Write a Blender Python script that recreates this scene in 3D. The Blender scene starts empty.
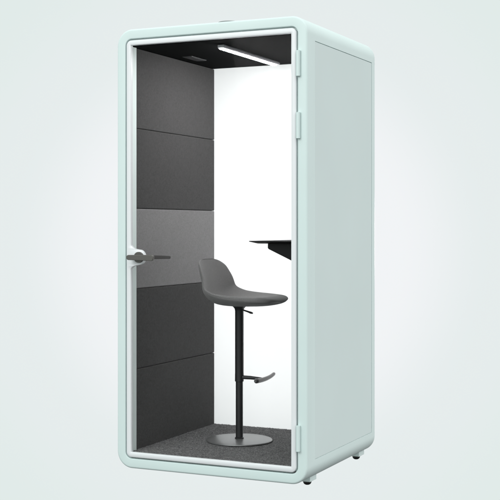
import bpy, bmesh, math, random
from mathutils import Vector, Matrix
sc = bpy.context.scene
C = sc.collection
R = math.radians
random.seed(4)

# ---------------------------------------------------------------- camera
cam_d = bpy.data.cameras.new('camera')
cam = bpy.data.objects.new('camera', cam_d); C.objects.link(cam)
cam.location = (3.19406, -5.20979, 1.29324)
cam.rotation_euler = (R(90), 0, 0.4376785)
cam_d.sensor_width = 36; cam_d.lens = 1178.485 / 500 * 36
cam_d.shift_y = -(250 - 227.596) / 500
cam_d.clip_start = 0.1; cam_d.clip_end = 200
sc.camera = cam

# ---------------------------------------------------------------- studio surroundings
w = bpy.data.worlds.new('World'); sc.world = w; w.use_nodes = True
nt = w.node_tree; nt.nodes.clear()
out = nt.nodes.new('ShaderNodeOutputWorld'); bg = nt.nodes.new('ShaderNodeBackground')
nt.links.new(bg.outputs[0], out.inputs[0])
tc = nt.nodes.new('ShaderNodeTexCoord'); sep = nt.nodes.new('ShaderNodeSeparateXYZ')
nt.links.new(tc.outputs['Generated'], sep.inputs[0])
def ramp(n, stops, mode='EASE'):
    r = n.nodes.new('ShaderNodeValToRGB'); r.color_ramp.interpolation = mode
    el = r.color_ramp.elements
    while len(el) < len(stops): el.new(0.5)
    for e, (p, c) in zip(el, stops): e.position = p; e.color = (*c, 1) if len(c) == 3 else c
    return r
def maprange(n, src, a, b, lo=0, hi=1):
    m = n.nodes.new('ShaderNodeMapRange'); n.links.new(src, m.inputs[0])
    for i, v in zip((1, 2, 3, 4), (a, b, lo, hi)): m.inputs[i].default_value = v
    return m
def mixc(n, kind, f, a, b):
    m = n.nodes.new('ShaderNodeMix'); m.data_type = 'RGBA'; m.blend_type = kind
    for s, v in ((m.inputs[0], f), (m.inputs[6], a), (m.inputs[7], b)):
        if hasattr(v, 'default_value') or hasattr(v, 'links'): n.links.new(v, s)
        else: s.default_value = v
    return m.outputs[2]
# the studio backdrop: a soft glow on the wall straight behind the booth, pale mint further out
gx = -math.sin(cam.rotation_euler.z); gy = math.cos(cam.rotation_euler.z)
dst = nt.nodes.new('ShaderNodeVectorMath'); dst.operation = 'DISTANCE'
nt.links.new(tc.outputs['Generated'], dst.inputs[0]); dst.inputs[1].default_value = (gx, gy, -.019)
md = maprange(nt, dst.outputs['Value'], 0, .5)
rg = ramp(nt, [(0, (.905, .918, .935)), (.244, (.885, .903, .920)), (.41, (.790, .842, .842)), (.576, (.753, .830, .812)), (1.0, (.76, .82, .805))])
nt.links.new(md.outputs[0], rg.inputs[0])
# world colour darkened below to shade undersides, with added brightness overhead
mz = maprange(nt, sep.outputs['Z'], -1, 1)
rz = ramp(nt, [(0.24, (.04, .04, .04)), (0.384, (1, 1, 1)), (0.64, (1, 1, 1)), (0.85, (1.5, 1.5, 1.5))], 'LINEAR')
nt.links.new(mz.outputs[0], rz.inputs[0])
cmb = nt.nodes.new('ShaderNodeCombineXYZ')      # unseen brightening added on the right, lifts side panel and interior
for i, k in enumerate((1.69, 1.565, 1.59)): nt.links.new(maprange(nt, sep.outputs['X'], .15, .6, 1.0, k).outputs[0], cmb.inputs[i])
nt.links.new(mixc(nt, 'MULTIPLY', 1.0, mixc(nt, 'MULTIPLY', 1.0, rg.outputs[0], rz.outputs[0]),
         mixc(nt, 'MULTIPLY', maprange(nt, sep.outputs['X'], .12, .45).outputs[0], cmb.outputs[0], maprange(nt, sep.outputs['Z'], -.45, .05, .08, 1).outputs[0])), bg.inputs[0])  # added dimming low on the right, shades the side's lower edge
bg.inputs[1].default_value = 1.0

def area(name, loc, target, size, power, col=(1, 1, 1)):
    d = bpy.data.lights.new(name, 'AREA'); d.shape = 'RECTANGLE'; d.size, d.size_y = size
    d.energy = power; d.color = col
    o = bpy.data.objects.new(name, d); C.objects.link(o); o.location = loc
    o.rotation_euler = (Vector(target) - Vector(loc)).to_track_quat('-Z', 'Y').to_euler()
    return o
area('key_softbox', (-0.6, -5.3, 3.7), (0.5, 0, 1.2), (2.6, 2.6), 138, (1, .99, .98))
d = bpy.data.lights.new('back_light', 'SPOT'); d.energy = 400; d.color = (1, .955, .975); d.spot_size = R(58); d.spot_blend = 1; d.shadow_soft_size = .3  # added spot, hidden behind the booth, whitens the back panel
o = bpy.data.objects.new('back_light', d); C.objects.link(o); o.location = (0.53, 4.2, 1.2); o.rotation_euler = (R(90), 0, R(180))

sc.view_settings.view_transform = 'Standard'; sc.view_settings.look = 'None'
sc.view_settings.exposure = 0; sc.view_settings.gamma = 1
sc.cycles.use_denoising = True
sc.cycles.max_bounces = 10; sc.cycles.transparent_max_bounces = 12

# ---------------------------------------------------------------- materials
def mat(name, col, rough=.5, metal=0., spec=.5, noise=None, bump=None, emit=None, sheen=0.):
    m = bpy.data.materials.new(name); m.use_nodes = True
    n = m.node_tree; b = n.nodes['Principled BSDF']
    b.inputs['Base Color'].default_value = (*col, 1); b.inputs['Roughness'].default_value = rough
    b.inputs['Metallic'].default_value = metal; b.inputs['Specular IOR Level'].default_value = spec
    if sheen:
        b.inputs['Sheen Weight'].default_value = sheen; b.inputs['Sheen Roughness'].default_value = .4
    t = n.nodes.new('ShaderNodeTexCoord')
    if noise:                        # (scale, amount)
        x = n.nodes.new('ShaderNodeTexNoise'); x.inputs['Scale'].default_value = noise[0]; x.inputs['Detail'].default_value = 6
        n.links.new(t.outputs['Object'], x.inputs['Vector'])
        k = noise[1]
        r = ramp(n, [(.3, tuple(c * (1 - k) for c in col)), (.7, tuple(min(1, c * (1 + k)) for c in col))], 'LINEAR')
        n.links.new(x.outputs[0], r.inputs[0]); n.links.new(r.outputs[0], b.inputs['Base Color'])
    if bump:                         # (scale, strength)
        x = n.nodes.new('ShaderNodeTexNoise'); x.inputs['Scale'].default_value = bump[0]; x.inputs['Detail'].default_value = 3
        n.links.new(t.outputs['Object'], x.inputs['Vector'])
        bp = n.nodes.new('ShaderNodeBump'); bp.inputs['Strength'].default_value = bump[1]; bp.inputs['Distance'].default_value = .002
        n.links.new(x.outputs[0], bp.inputs['Height']); n.links.new(bp.outputs[0], b.inputs['Normal'])
    if emit:
        b.inputs['Emission Color'].default_value = (*emit[0], 1); b.inputs['Emission Strength'].default_value = emit[1]
    return m
MINT = mat('mint_powder_coat', (.607, .725, .711), .42, spec=.35, noise=(3, .012), bump=(500, .05))
MINT_PANEL = mat('mint_side_panel', (.59, .69, .68), .5, spec=.3, noise=(2, .015), bump=(400, .06))
DOOR = mat('pale_door_frame', (.725, .755, .77), .35, spec=.4, bump=(500, .03))
JAMB = mat('grey_mint_jamb', (.78, .87, .85), .5, spec=.3)
FAB = {
 'top':  mat('fabric_charcoal_top', (.066, .064, .0645), .95, spec=.1, noise=(150, .20), bump=(480, .6), sheen=.15),
 'dark': mat('fabric_charcoal', (.066, .064, .0645), .95, spec=.1, noise=(150, .20), bump=(480, .6), sheen=.1),
 'deep': mat('fabric_charcoal_deep', (.066, .064, .0645), .95, spec=.1, noise=(150, .20), bump=(480, .6), sheen=.1),
 'mid':  mat('fabric_mid_grey', (.232, .224, .228), .95, spec=.1, noise=(150, .12), bump=(480, .6), sheen=.2)}
CEIL = mat('black_ceiling_felt', (.0042, .0043, .0047), .95, spec=.02, noise=(300, .2), bump=(600, .3))
SEAT = mat('seat_wool_grey', (.190, .184, .185), .9, spec=.15, noise=(320, .16), bump=(900, .55), sheen=.25)
BLACK = mat('black_powder_coat', (.016, .016, .017), .42, spec=.45, bump=(600, .05))
DISC = mat('dark_steel_disc', (.27, .27, .274), .33, metal=.6, spec=.5, bump=(900, .05))
BARE = mat('brushed_dark_bar', (.085, .082, .082), .36, metal=.4, spec=.5, bump=(700, .05))
TABLE = mat('black_table_laminate', (.007, .007, .0075), .65, spec=.15)
HANDLE = mat('gunmetal_handle', (.11, .107, .099), .36, metal=.5, spec=.5, bump=(700, .04))
HANDLE_IN = mat('dark_inner_lever', (.06, .055, .055), .4, metal=.3)
RUB = mat('black_rubber', (.012, .012, .012), .45, spec=.5)
ALU = mat('grey_aluminium', (.55, .55, .57), .5, metal=.1)
LED = mat('led_diffuser', (.9, .9, .9), .4, emit=((1, .985, .985), 195))
VENT = mat('vent_grille_grey', (.045, .045, .047), .7)
CAP = mat('roof_cap_grey', (.18, .20, .20), .5)
CARP = mat('charcoal_carpet', (.06, .06, .062), 1.0, spec=.05, sheen=.1)
n = CARP.node_tree; t = n.nodes.new('ShaderNodeTexCoord'); b = n.nodes['Principled BSDF']
a1 = n.nodes.new('ShaderNodeTexNoise'); a1.inputs['Scale'].default_value = 105; a1.inputs['Detail'].default_value = 8; a1.inputs['Roughness'].default_value = .8
a2 = n.nodes.new('ShaderNodeTexNoise'); a2.inputs['Scale'].default_value = 28; a2.inputs['Detail'].default_value = 4
n.links.new(t.outputs['Object'], a1.inputs[0]); n.links.new(t.outputs['Object'], a2.inputs[0])
r1 = ramp(n, [(.34, (.035, .035, .036)), (.5, (.15, .147, .15)), (.68, (.42, .41, .41))], 'LINEAR'); n.links.new(a1.outputs[0], r1.inputs[0])
r2 = ramp(n, [(.3, (.72, .72, .72)), (.7, (1.15, 1.15, 1.15))], 'LINEAR'); n.links.new(a2.outputs[0], r2.inputs[0])
n.links.new(mixc(n, 'MULTIPLY', 1.0, r1.outputs[0], r2.outputs[0]), b.inputs['Base Color'])
bp = n.nodes.new('ShaderNodeBump'); bp.inputs['Strength'].default_value = .9; bp.inputs['Distance'].default_value = .004
n.links.new(a1.outputs[0], bp.inputs['Height']); n.links.new(bp.outputs[0], b.inputs['Normal'])

def glass():
    m = bpy.data.materials.new('clear_door_glass'); m.use_nodes = True; n = m.node_tree; n.nodes.clear()
    o = n.nodes.new('ShaderNodeOutputMaterial'); mx = n.nodes.new('ShaderNodeMixShader')
    tr = n.nodes.new('ShaderNodeBsdfTransparent'); tr.inputs[0].default_value = (.985, .992, .99, 1)
    gl = n.nodes.new('ShaderNodeBsdfGlossy'); gl.inputs['Roughness'].default_value = .02
    fr = n.nodes.new('ShaderNodeFresnel'); fr.inputs[0].default_value = 1.08
    n.links.new(fr.outputs[0], mx.inputs[0]); n.links.new(tr.outputs[0], mx.inputs[1]); n.links.new(gl.outputs[0], mx.inputs[2])
    n.links.new(mx.outputs[0], o.inputs[0]); return m
GLASS = glass()
def frost():
    m = bpy.data.materials.new('opal_white_glass'); m.use_nodes = True; n = m.node_tree; n.nodes.clear()
    o = n.nodes.new('ShaderNodeOutputMaterial'); mx = n.nodes.new('ShaderNodeMixShader'); mx.inputs[0].default_value = .22
    tr = n.nodes.new('ShaderNodeBsdfTranslucent'); tr.inputs[0].default_value = (.96, .965, .965, 1)
    df = n.nodes.new('ShaderNodeBsdfDiffuse'); df.inputs[0].default_value = (.9, .91, .91, 1)
    n.links.new(tr.outputs[0], mx.inputs[1]); n.links.new(df.outputs[0], mx.inputs[2]); n.links.new(mx.outputs[0], o.inputs[0]); return m
FROST = frost()

# ---------------------------------------------------------------- mesh helpers
def obj(name, bm, m, parent=None, smooth=35, bevel=0, seg=3):
    me = bpy.data.meshes.new(name)
    bmesh.ops.recalc_face_normals(bm, faces=bm.faces[:])
    bm.to_mesh(me); bm.free(); me.materials.append(m)
    for p in me.polygons: p.use_smooth = True
    o = bpy.data.objects.new(name, me); C.objects.link(o)
    if parent: o.parent = parent
    if bevel:
        bv = o.modifiers.new('bevel', 'BEVEL'); bv.width = bevel; bv.segments = seg
        bv.limit_method = 'ANGLE'; bv.angle_limit = R(smooth); bv.harden_normals = True
    else:
        me.set_sharp_from_angle(angle=R(smooth))
    return o
def thing(name, label, cat, loc=(0, 0, 0)):
    o = bpy.data.objects.new(name, None); C.objects.link(o); o.location = loc
    o.empty_display_size = .1; o['label'] = label; o['category'] = cat; return o
def box(bm, x0, x1, y0, y1, z0, z1):
    v = [bm.verts.new((x, y, z)) for x in (x0, x1) for y in (y0, y1) for z in (z0, z1)]
    for f in ((0, 1, 3, 2), (4, 6, 7, 5), (0, 4, 5, 1), (2, 3, 7, 6), (0, 2, 6, 4), (1, 5, 7, 3)):
        bm.faces.new([v[i] for i in f])
def boxo(name, b, m, parent, bevel=.003):
    bm = bmesh.new(); box(bm, *b); return obj(name, bm, m, parent, bevel=bevel)
def grid_rings(bm, rings, close_ring=True, close_all=False, caps=False):
    rv = [[bm.verts.new(p) for p in r] for r in rings]
    N = len(rv); k = len(rv[0])
    for i in range(N if close_all else N - 1):
        a, b_ = rv[i], rv[(i + 1) % N]
        for j in range(k if close_ring else k - 1):
            j2 = (j + 1) % k
            bm.faces.new((a[j], a[j2], b_[j2], b_[j]))
    if caps:
        bm.faces.new(rv[0][::-1]); bm.faces.new(rv[-1])
def tube(bm, pts, rad, n=24, caps=True):
    pts = [Vector(p) for p in pts]; rings = []
    if not hasattr(rad, '__len__'): rad = [rad] * len(pts)
    for i, p in enumerate(pts):
        d = (pts[min(i + 1, len(pts) - 1)] - pts[max(i - 1, 0)]).normalized()
        up = Vector((0, 0, 1)) if abs(d.z) < .9 else Vector((1, 0, 0))
        u = d.cross(up).normalized(); v = u.cross(d).normalized()
        rings.append([p + rad[i] * (math.cos(a) * u + math.sin(a) * v) for a in [2 * math.pi * j / n for j in range(n)]])
    grid_rings(bm, rings, caps=caps)
def lathe(bm, prof, c, n=64):
    rings = [[(c[0] + r * math.cos(2 * math.pi * j / n), c[1] + r * math.sin(2 * math.pi * j / n), c[2] + z) for j in range(n)] for r, z in prof]
    grid_rings(bm, rings, caps=True)

W, D, Z0, H, RC = 1.0586, .9875, .06, 2.25, .085
Z1 = Z0 + H
def rrect(extra=()):
    """rounded rectangle seen from the front: (x, z, nx, nz) with outward normal; extra z-stations on the left side"""
    P = []
    N = 14
    for cx, cz, a0 in ((W - RC, Z1 - RC, 0), (RC, Z1 - RC, 90), (RC, Z0 + RC, 180), (W - RC, Z0 + RC, 270)):
        for i in range(N + 1):
            a = R(a0 + 90 * i / N)
            P.append((cx + RC * math.cos(a), cz + RC * math.sin(a), math.cos(a), math.sin(a)))
        if a0 == 90:
            for z in extra: P.append((0, z, -1, 0))
    return P
def sweep(prof, path=None, y_shift=0):
    """prof: list of (inset, y); ring swept round the rounded rectangle"""
    path = path or rrect()
    bm = bmesh.new()
    rings = [[(x - nx * d, y + y_shift, z - nz * d) for x, z, nx, nz in path] for d, y in prof]
    grid_rings(bm, rings, close_all=True)
    return bm
def arc(cx, cy, r, a0, a1, n=6):
    return [(cx + r * math.cos(R(a0 + (a1 - a0) * i / n)), cy + r * math.sin(R(a0 + (a1 - a0) * i / n))) for i in range(n + 1)]

# ---------------------------------------------------------------- the booth
booth = thing('phone_booth', 'pale mint soundproof phone booth with rounded corners, glass door and dark fabric interior', 'phone booth', (W / 2, D / 2, .03))
booth_parts = []
def bp_(o, parent=None):
    if parent is None: booth_parts.append(o)
    return o
# shell: rounded ring, soft front and back edges
rf = .011
prof = arc(rf, rf, rf, 180, 270) + arc(.046, .004, .004, 270, 360, 5) + [(.050, .5), (.050, D - .002)] + [(.048, D)] + arc(rf, D - rf, rf, 90, 180)
shell = bp_(obj('shell', sweep(prof), MINT, smooth=40))
# channel round the side panels, cut into the shell
def cut(x0, x1):
    bm = bmesh.new(); box(bm, x0, x1, .098, .930, .170, 2.1985)
    c = obj('cutter', bm, MINT)
    md = shell.modifiers.new('cut', 'BOOLEAN'); md.operation = 'DIFFERENCE'; md.object = c; md.solver = 'EXACT'
    dg = bpy.context.evaluated_depsgraph_get(); me = bpy.data.meshes.new_from_object(shell.evaluated_get(dg))
    shell.modifiers.clear(); shell.data = me; bpy.data.objects.remove(c)
    me.set_sharp_from_angle(angle=R(40))
cut(W - .006, W + .05); cut(-.05, .006)
for s in (0, 1):
    x0, x1 = (W - .0058, W - .0005) if s else (.0005, .0058)
    bp_(boxo('side_panel', (x0, x1, .0990, .9264, .1706, 2.1955), MINT_PANEL, None, bevel=.0015))
# jamb behind the door
path = rrect()
bp_(obj('jamb', sweep([(.0505, .026), (.070, .026), (.070, .0770), (.0505, .0770)]), JAMB, smooth=30))

# --- door with glass, hinges and lever
door_o = bpy.data.objects.new
zc, xc, rb = 1.1415, .124, .0405
def bulge(z):
    dz = abs(z - zc)
    if dz < rb * .97: return xc + math.sqrt(rb * rb - dz * dz) - .083
    e = xc + math.sqrt(rb * rb - (rb * .97) ** 2) - .083
    r2 = e                                   # concave fillet back to the stile
    t_ = (dz - rb * .97) / .024
    if t_ >= 1: return 0.0
    return e * (1 - math.sqrt(max(0, 1 - (1 - t_) ** 2)))
zs = [zc + .0745 - .149 * i / 90 for i in range(91)]
path = rrect(zs)
def door_ring(d, y):
    rings = []
    for x, z, nx, nz in path:
        dd = d
        if d > .07 and nx == -1 and nz == 0 and abs(z - zc) < .075: dd = d + bulge(z)
        rings.append((x - nx * dd, y, z - nz * dd))
    return rings
bm = bmesh.new()
e = .0025
grid_rings(bm, [door_ring(*q) for q in ((.0578, .018), (.0578, .0015), (.0586, -.0015), (.0608, -.0030), (.0810, -.0030), (.0825, -.0022), (.0830, -.0010), (.0830, .018))], close_all=True)
door = bp_(obj('door', bm, DOOR, smooth=50))
door['label'] = 'off-white framed door with clear glass and a round bulge at the lever'
boxo('glass_pane', (.0815, W - .0815, .008, .014, Z0 + .0815, Z1 - .0815), GLASS, door, bevel=0)
for z0, z1 in ((2.018, 2.141), (1.720, 1.845), (.223, .346)):
    bm = bmesh.new()
    tube(bm, [(1.0145, -.0105, z0), (1.0145, -.0105, z1)], .0095, 20)
    box(bm, 1.006, 1.0125, -.010, -.0008, z0 + .001, z1 - .001)
    box(bm, 1.0165, 1.023, -.010, -.0008, z0 + .001, z1 - .001)
    obj('hinge', bm, MINT, door, smooth=40)
# rosette + lever outside, lever inside
bm = bmesh.new()
def disc_y(bm, cx, cz, r, y0, y1, n=40):
    rr = [(r * .97, y0), (r, y0 + math.copysign(.0012, y1 - y0)), (r, y1)]
    grid_rings(bm, [[(cx + q * math.cos(2 * math.pi * j / n), y, cz + q * math.sin(2 * math.pi * j / n)) for j in range(n)] for q, y in rr], caps=True)
disc_y(bm, .134, zc, .0280, -.014, -.0032)
obj('handle_rosette', bm, HANDLE, door, smooth=40)
def lever(y_in, y_out, x0, x1, h0, h1, m, name, up=0):
    """flat bar with rounded ends lying along x"""
    n = 10; o2 = []
    for i in range(n + 1):
        a = R(90 + 180 * i / n); o2.append((x0 + h0 * math.cos(a), zc + h0 * math.sin(a)))
    for i in range(n + 1):
        a = R(-90 + 180 * i / n); o2.append((x1 + h1 * .6 * math.cos(a), zc + up + h1 * math.sin(a)))
    bm = bmesh.new()
    grid_rings(bm, [[(x, y, z) for x, z in o2] for y in (y_in, y_out)], caps=True)
    return obj(name, bm, m, door, bevel=.0025, seg=3)
lever(-.054, -.036, .099, .233, .0130, .0152, HANDLE, 'handle_lever', -.001)
bm = bmesh.new(); tube(bm, [(.133, -.040, zc), (.133, -.012, zc)], .012, 20); obj('handle_neck', bm, HANDLE, door)
bm = bmesh.new(); disc_y(bm, .133, zc, .0285, .034, .0225); obj('handle_rosette', bm, HANDLE_IN, door, smooth=40)
lever(.058, .070, .125, .273, .011, .0080, HANDLE_IN, 'handle_lever')
bm = bmesh.new(); tube(bm, [(.133, .033, zc), (.133, .062, zc)], .010, 20); obj('handle_neck', bm, HANDLE_IN, door)

# --- inside linings
seams = [.136, .559, .976, 1.392, 1.808, 2.224]
kinds = ['deep', 'dark', 'mid', 'dark', 'top']
for side in (0, 1):
    for i in range(5):
        g = .0008
        x0, x1 = (.0545, .070) if side == 0 else (W - .070, W - .0545)
        ap = bp_(boxo('acoustic_panel', (x0, x1, .0775, .9742, seams[i] + g, seams[i + 1] - g), FAB[kinds[i]], None, bevel=.0055))
        if kinds[i] == 'mid': ap['label'] = 'lighter grey fabric panel in the middle of the dark wall'
for x0, x1 in ((.0501, .0502), (W - .0502, W - .0501)):
    bp_(boxo('panel_backing', (x0, x1 + .004 if x0 < .5 else x1, .0775, .9742, .130, 2.2245) if x0 < .5 else (x0 - .004, x1, .0775, .9742, .130, 2.2245), TABLE, None, bevel=0))
bp_(boxo('ceiling_panel', (.0503, W - .0503, .0275, .9730, 2.2250, 2.2590), CEIL, None, bevel=.001))
bp_(boxo('back_panel', (.0505, W - .0505, .9745, .9860, .1105, 2.2590), FROST, None, bevel=0))
# carpet with a slightly ragged pile
bm = bmesh.new(); nx_, ny_ = 260, 230
x0, x1, y0, y1 = .0703, W - .0703, .0245, .9735
vs = []
for i in range(nx_ + 1):
    row = []
    for j in range(ny_ + 1):
        edge = min(j, 3) / 3
        row.append(bm.verts.new((x0 + (x1 - x0) * i / nx_, y0 + (y1 - y0) * j / ny_, .1415 + random.uniform(-.0018, .0022) - (1 - edge) * .004)))
    vs.append(row)
for i in range(nx_):
    for j in range(ny_): bm.faces.new((vs[i][j], vs[i + 1][j], vs[i + 1][j + 1], vs[i][j + 1]))
bd = [e_ for e_ in bm.edges if e_.is_boundary]
ex = bmesh.ops.extrude_edge_only(bm, edges=bd)
for v in [g_ for g_ in ex['geom'] if isinstance(g_, bmesh.types.BMVert)]: v.co.z = .112
bp_(obj('carpet_floor', bm, CARP, smooth=60))

# --- ceiling light, vent and roof cap
L0, L1, lx0, lx1 = .165, .868, .4970, .5330
bm = bmesh.new()
box(bm, lx0, lx1, L0, L1, 2.2090, 2.2248)
box(bm, lx1 + .0005, lx1 + .0045, L0 + .001, L1 - .001, 2.2130, 2.2185)
lamp = bp_(obj('ceiling_light', bm, ALU, bevel=.001))
boxo('light_diffuser', (lx0 + .0025, lx0 + .0190, L0 + .012, L1 - .004, 2.2050, 2.2088), LED, lamp, bevel=.0008)
bm = bmesh.new()
box(bm, .140, .200, .445, .620, 2.2205, 2.2248)
vent = bp_(obj('ceiling_vent', bm, VENT, bevel=.0015))
bm = bmesh.new()
for k in range(7): box(bm, .147 + k * .0075, .150 + k * .0075, .455, .610, 2.2192, 2.2204)
obj('vent_grille', bm, VENT, vent)
bm = bmesh.new(); lathe(bm, [(.060, 0), (.060, .006), (.052, .0105), (.0, .0115)][:3], (.60, .085, Z1 - .0005), 40)
bp_(obj('roof_cap', bm, CAP))

# --- wall table on a wedge bracket
bm = bmesh.new()
def table_outline(inset):
    xa, xb, ya, yb, r = .598 + inset, W - .0703, .290 + inset, .930 - inset, .045
    pts = [(xb, ya), (xb, yb)]
    pts += [(xa + r + r * math.cos(R(a)), yb - r + r * math.sin(R(a))) for a in range(90, 181, 10)]
    pts += [(xa + r + r * math.cos(R(a)), ya + r + r * math.sin(R(a))) for a in range(180, 271, 10)]
    return pts
grid_rings(bm, [[(x, y, z) for x, y in table_outline(i_)] for i_, z in ((.034, 1.2105), (.004, 1.2195), (.0, 1.2205), (.0, 1.2235), (.001, 1.2245))], caps=True)
table = bp_(obj('table', bm, TABLE, smooth=30))
bm = bmesh.new()
pr = [(W - .0705, 1.2103), (.700, 1.2103), (.700, 1.188), (.705, 1.182), (W - .0705, 1.0535)]
grid_rings(bm, [[(x, y, z) for x, z in pr] for y in (.335, .88)], caps=True)
obj('table_bracket', bm, TABLE, table, bevel=.002)

# --- feet: block with a black glide
for fx in (.985, W - .985):
    for fy in (.19, .895):
        bm = bmesh.new()
        box(bm, fx - .030, fx + .028, fy - .044, fy + .040, .0455, .075)
        foot = bp_(obj('foot', bm, MINT, bevel=.002))
        bm = bmesh.new(); lathe(bm, [(.021, .0100), (.021, .004), (.0195, -.001), (.016, -.006), (.010, -.0095), (.003, -.0108)], (fx, fy - .012, (.0455 - .0103)), 32)
        g = obj('foot_glide', bm, RUB, foot)
for o in booth_parts:
    o.parent = booth; o.matrix_parent_inverse = Matrix.Translation(-booth.location)

# ---------------------------------------------------------------- the stool
SX, SY, SZ = .447, .525, .1445
stool = thing('bar_stool', 'grey upholstered bar stool with low back, black pole, footrest and round base inside the booth', 'bar stool', (SX, SY, SZ))
def L(p): return (p[0], p[1], p[2])
bm = bmesh.new(); lathe(bm, [(.170, 0), (.1775, .001), (.1785, .004), (.1765, .0070), (.1720, .0085), (.06, .0100), (.026, .0115)], (0, 0, 0), 96)
obj('base', bm, DISC, stool, smooth=30)
bm = bmesh.new(); lathe(bm, [(.0245, .0112), (.0245, .016), (.0195, .019), (.0195, .330), (.0193, .70)], (0, 0, 0), 40)
obj('pole', bm, BLACK, stool)
bm = bmesh.new(); lathe(bm, [(.0205, .318), (.0232, .320), (.0232, .700), (.026, .712), (.040, .728), (.075, .738)], (0, 0, 0), 40)
obj('gas_lift', bm, BLACK, stool)
# footrest: arm + curved bar
zf = .3385
bm = bmesh.new()
tube(bm, [(.015, 0, zf + .004), (.06, .008, zf + .003), (.122, .022, zf - .002)], [.0105, .0100, .008], 16)
tube(bm, [(0, 0, zf - .018), (0, 0, zf + .022)], .0238, 32)
obj('footrest_arm', bm, BLACK, stool)
bm = bmesh.new()
pts = []; rr = []
for i in range(25):
    s = i / 24 * 2 - 1
    pts.append((.135 - .009 * s * s - .020 * s, .056 + .168 * s, zf - .003 + .006 * s * s)); rr.append(.0112 - .002 * s if abs(s) < .99 else .007)
tube(bm, pts, rr, 20)
obj('footrest', bm, BARE, stool)
bm = bmesh.new(); tube(bm, [(.025, -.01, .706), (.06, -.022, .699), (.082, -.03, .694), (.094, -.034, .692)], [.004, .0045, .006, .0045], 14)
obj('height_lever', bm, BLACK, stool)
# seat shell: stations along the seat from front lip to the top of the back
def lerp(a, b, t): return a + (b - a) * t
# x, z, half width, side lift, side forward, thickness
ST = [(.262, .754, .024, 0, 0, .008, 0), (.258, .766, .076, .000, 0, .022, 0), (.241, .780, .118, .001, 0, .040, .001),
      (.205, .788, .157, .006, 0, .053, .003), (.150, .790, .186, .012, 0, .060, .007), (.080, .789, .203, .019, 0, .062, .012),
      (.010, .785, .208, .028, .000, .060, .018), (-.055, .781, .205, .039, .004, .054, .024), (-.096, .783, .199, .047, .012, .048, .027),
      (-.126, .799, .192, .040, .024, .038, .018), (-.144, .832, .184, .026, .036, .032, .012), (-.159, .872, .175, .012, .043, .029, .007),
      (-.172, .912, .166, 0, .042, .028, .004), (-.181, .943, .153, -.003, .036, .026, .002), (-.188, .963, .137, -.005, .026, .022, 0),
      (-.192, .975, .108, -.004, .014, .014, 0), (-.193, .979, .058, 0, .004, .005, 0)]
def stations():
    out_ = []
    n_ = len(ST)
    for k in range(n_ - 1):
        for q in range(4):
            t_ = q / 4
            p0, p1, p2, p3 = ST[max(k - 1, 0)], ST[k], ST[k + 1], ST[min(k + 2, n_ - 1)]
            out_.append(tuple(.5 * ((2 * b_) + (-a_ + c_) * t_ + (2 * a_ - 5 * b_ + 4 * c_ - d_) * t_ ** 2 + (-a_ + 3 * b_ - 3 * c_ + d_) * t_ ** 3) for a_, b_, c_, d_ in zip(p0, p1, p2, p3)))
    out_.append(ST[-1]); return out_
S = stations(); rings = []
M = 36
for i, s in enumerate(S):
    a_, c_ = S[max(i - 1, 0)], S[min(i + 1, len(S) - 1)]
    tx, tz = c_[0] - a_[0], c_[1] - a_[1]; l_ = math.hypot(tx, tz) or 1
    nx, nz = tz / l_, -tx / l_                      # sitting-surface normal (up on the seat, forward on the back)
    ring = []
    for j in range(2 * M):
        a = math.pi * j / M
        ca, sa = math.cos(a), math.sin(a)
        v = math.copysign(abs(ca) ** .75, ca); hgt = math.copysign(abs(sa) ** .62, sa)
        off = s[5] * (hgt * .5 - .5)
        if hgt > 0: off -= (s[5] * .10 + s[6]) * (1 - abs(v) ** 3)     # dish in the cushion
        vv = abs(v) ** 2.6
        ring.append((s[0] + nx * off + s[4] * vv, s[2] * v, s[1] + nz * off + s[3] * vv))
    rings.append(ring)
bm = bmesh.new(); grid_rings(bm, rings, caps=True)
seat = obj('seat', bm, SEAT, stool, smooth=80)
seat.rotation_euler = (0, 0, R(0))
ss = seat.modifiers.new('sub', 'SUBSURF'); ss.levels = 1; ss.render_levels = 1
# welt seam line down each edge of the shell
for q in (0, M):
    bm = bmesh.new(); tube(bm, [Vector(r_[q]) for r_ in rings[18:-8]], .0016, 8)
    obj('seat_piping', bm, SEAT, seat)
